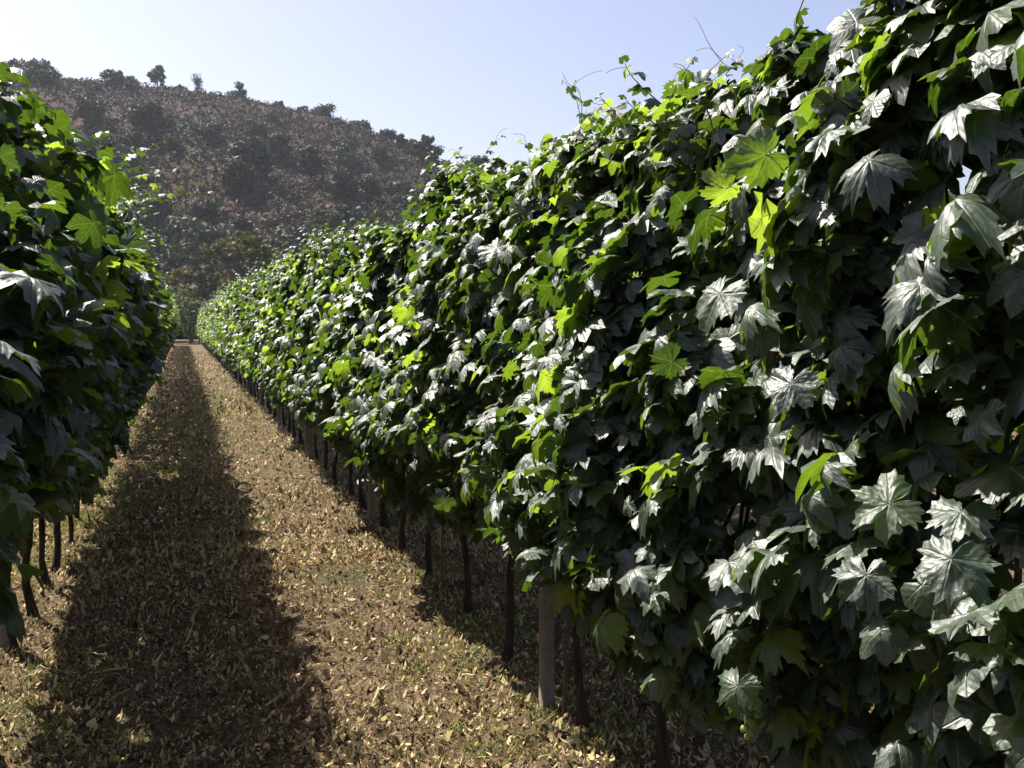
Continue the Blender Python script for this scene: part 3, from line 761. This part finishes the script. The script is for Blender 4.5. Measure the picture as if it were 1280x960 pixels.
# ------------------------------------------------------------------ floor litter and weeds
def litter(n, x0, x1, y0, y1, smin, smax, rng):
    x = rng.uniform(x0, x1, n); y = y0 + (y1 - y0) * rng.uniform(0, 1, n) ** 1.5
    kp = rng.uniform(-1.3, 1.3, n) < wave(x, y, seed=66, f=3.5, n=6) + .55; x, y = x[kp], y[kp]; n = len(x)
    s = smin + (smax - smin) * rng.uniform(0, 1, n) ** 1.6
    z = gz(x, y) + rng.uniform(.0, .028, n)
    a = rng.uniform(0, 6.28, n); til = rng.normal(size=(n, 2)) * 1.0
    el = rng.uniform(.12, .75, n)
    ux = np.stack([np.cos(a), np.sin(a), til[:, 0]], -1) * s[:, None]
    uy = np.stack([-np.sin(a), np.cos(a), til[:, 1]], -1) * (s * el)[:, None]
    c = np.stack([x, y, z], -1); lift = (s * rng.uniform(-.1, .55, n))[:, None] * np.array([0, 0, 1.0])
    V = np.stack([c - ux + lift * .6, c - uy * .8, c + uy * .9 - ux * .1, c + ux * rng.uniform(.6, 1.1, n)[:, None] + lift, c + lift * 0 + ux * .1], 1)
    i = np.arange(n)[:, None, None] * 5
    Fc = (i + np.array([[0, 1, 4], [0, 4, 2], [1, 3, 4], [4, 3, 2]])[None]).reshape(-1, 3)
    patch = wave(x, y, seed=77, f=1.3)
    r = np.clip(rng.uniform(0, 1, n) * .93 + .07 * patch, 0, 1)
    return V.reshape(-1, 3), Fc, np.repeat(r, 5)
parts = [litter(105000, -1.6, 2.1, 1.6, 8.0, .004, .018, R), litter(3000, -1.6, 2.1, 1.6, 9.0, .014, .034, R), litter(40000, -1.6, 2.0, 6.5, 20, .010, .028, R), litter(9000, -1.4, 1.8, 18, 60, .025, .06, R), litter(5000, -4.2, -1.5, 3.0, 14, .015, .035, R), litter(8000, 1.9, 4.0, 1.0, 9, .012, .03, R)]
Vs, Fs, Rs, o_ = [], [], [], 0
for V, Fc, r in parts: Vs.append(V); Fs.append(Fc + o_); Rs.append(r); o_ += len(V)
tag(link('leaf_litter', mesh_np('leaf_litter', np.vstack(Vs), np.vstack(Fs), M_LITTER, False, rnd=np.concatenate(Rs))), 'dry crumbled vine leaves and straw scattered over the path', 'litter', kind='stuff')

def blades(n, x0, x1, y0, y1, h0, h1, rng, clus=True):
    m = n // 14
    cx = rng.uniform(x0, x1, m); cy = y0 + (y1 - y0) * rng.uniform(0, 1, m) ** 1.5
    k = (wave(cx, cy, seed=88, f=1.5) + rng.normal(size=m) * .25) > .30; cx, cy = cx[k], cy[k]
    x = np.repeat(cx, 14) + rng.normal(size=len(cx) * 14) * .03; y = np.repeat(cy, 14) + rng.normal(size=len(cx) * 14) * .03
    n = len(x); h = rng.uniform(h0, h1, n); w = rng.uniform(.0012, .003, n) * (1 + y / 12)
    a = rng.uniform(0, 6.28, n); b = np.stack([np.cos(a), np.sin(a), np.zeros(n)], -1)
    c = np.stack([x, y, gz(x, y)], -1); ln = rng.normal(size=(n, 3)) * .5; ln[:, 2] = 1
    V = np.stack([c - b * w[:, None], c + b * w[:, None], c + ln * (h * .55)[:, None] + b * w[:, None] * .8, c + ln * (h * .55)[:, None] * 1.9 * np.array([1.25, 1.25, .9])], 1)
    i = np.arange(n)[:, None, None] * 4
    Fc = (i + np.array([[0, 1, 2], [0, 2, 3]])[None]).reshape(-1, 3)
    return V.reshape(-1, 3), Fc, np.repeat(rng.uniform(0, 1, n), 4)
parts = [blades(40000, -1.2, 1.7, 1.6, 9, .015, .05, R), blades(22000, -1.0, 1.6, 8, 30, .03, .07, R)]
Vs, Fs, Rs, o_ = [], [], [], 0
for V, Fc, r in parts: Vs.append(V); Fs.append(Fc + o_); Rs.append(r); o_ += len(V)
tag(link('weeds', mesh_np('weeds', np.vstack(Vs), np.vstack(Fs), M_GRASS, False, rnd=np.concatenate(Rs))), 'short sparse green grass and weeds between the dry leaves', 'weeds', kind='stuff')

tw = []
for i in range(90):
    x, y = R.uniform(-1.4, 1.5), 1.8 + 9 * R.uniform() ** 1.4; a = R.uniform(0, 6.28); L = R.uniform(.06, .22); t = np.linspace(-.5, .5, 5)
    P = np.stack([x + np.cos(a) * t * L + .01 * np.sin(t * 7), y + np.sin(a) * t * L + .01 * np.cos(t * 9), float(gz(x, y)) + .022 + t * R.normal() * .02], -1)
    tw.append(tube_np(P, R.uniform(.0018, .004), 5))
V, Fc = join(tw)
tag(link('dry_twigs', mesh_np('dry_twigs', V, Fc, M_LITTER, rnd=np.clip(.55 + .35 * wave(V[:, 0], V[:, 1], seed=5, f=3), 0, 1))), 'thin pale pruned twigs lying among the litter', 'twigs', kind='stuff')

# ------------------------------------------------------------------ haze
V = np.array([(x, y, z) for x in (-430, 470) for y in (-30, 530) for z in (-1.5, 95)], float)
Fc = np.array([(0, 1, 3, 2), (4, 6, 7, 5), (0, 4, 5, 1), (2, 3, 7, 6), (0, 2, 6, 4), (1, 5, 7, 3)])
hm = bpy.data.materials.new('haze'); hm.use_nodes = True; hn = hm.node_tree.nodes; hn.clear()
pv = hn.new('ShaderNodeVolumePrincipled'); pv.inputs['Density'].default_value = 0.00020; pv.inputs['Color'].default_value = (0.80, 0.86, 1.0, 1); pv.inputs['Anisotropy'].default_value = 0.3
ho = hn.new('ShaderNodeOutputMaterial'); hm.node_tree.links.new(pv.outputs[0], ho.inputs['Volume'])
tag(link('haze', mesh_np('haze', V, Fc, hm, False)), kind='stuff')
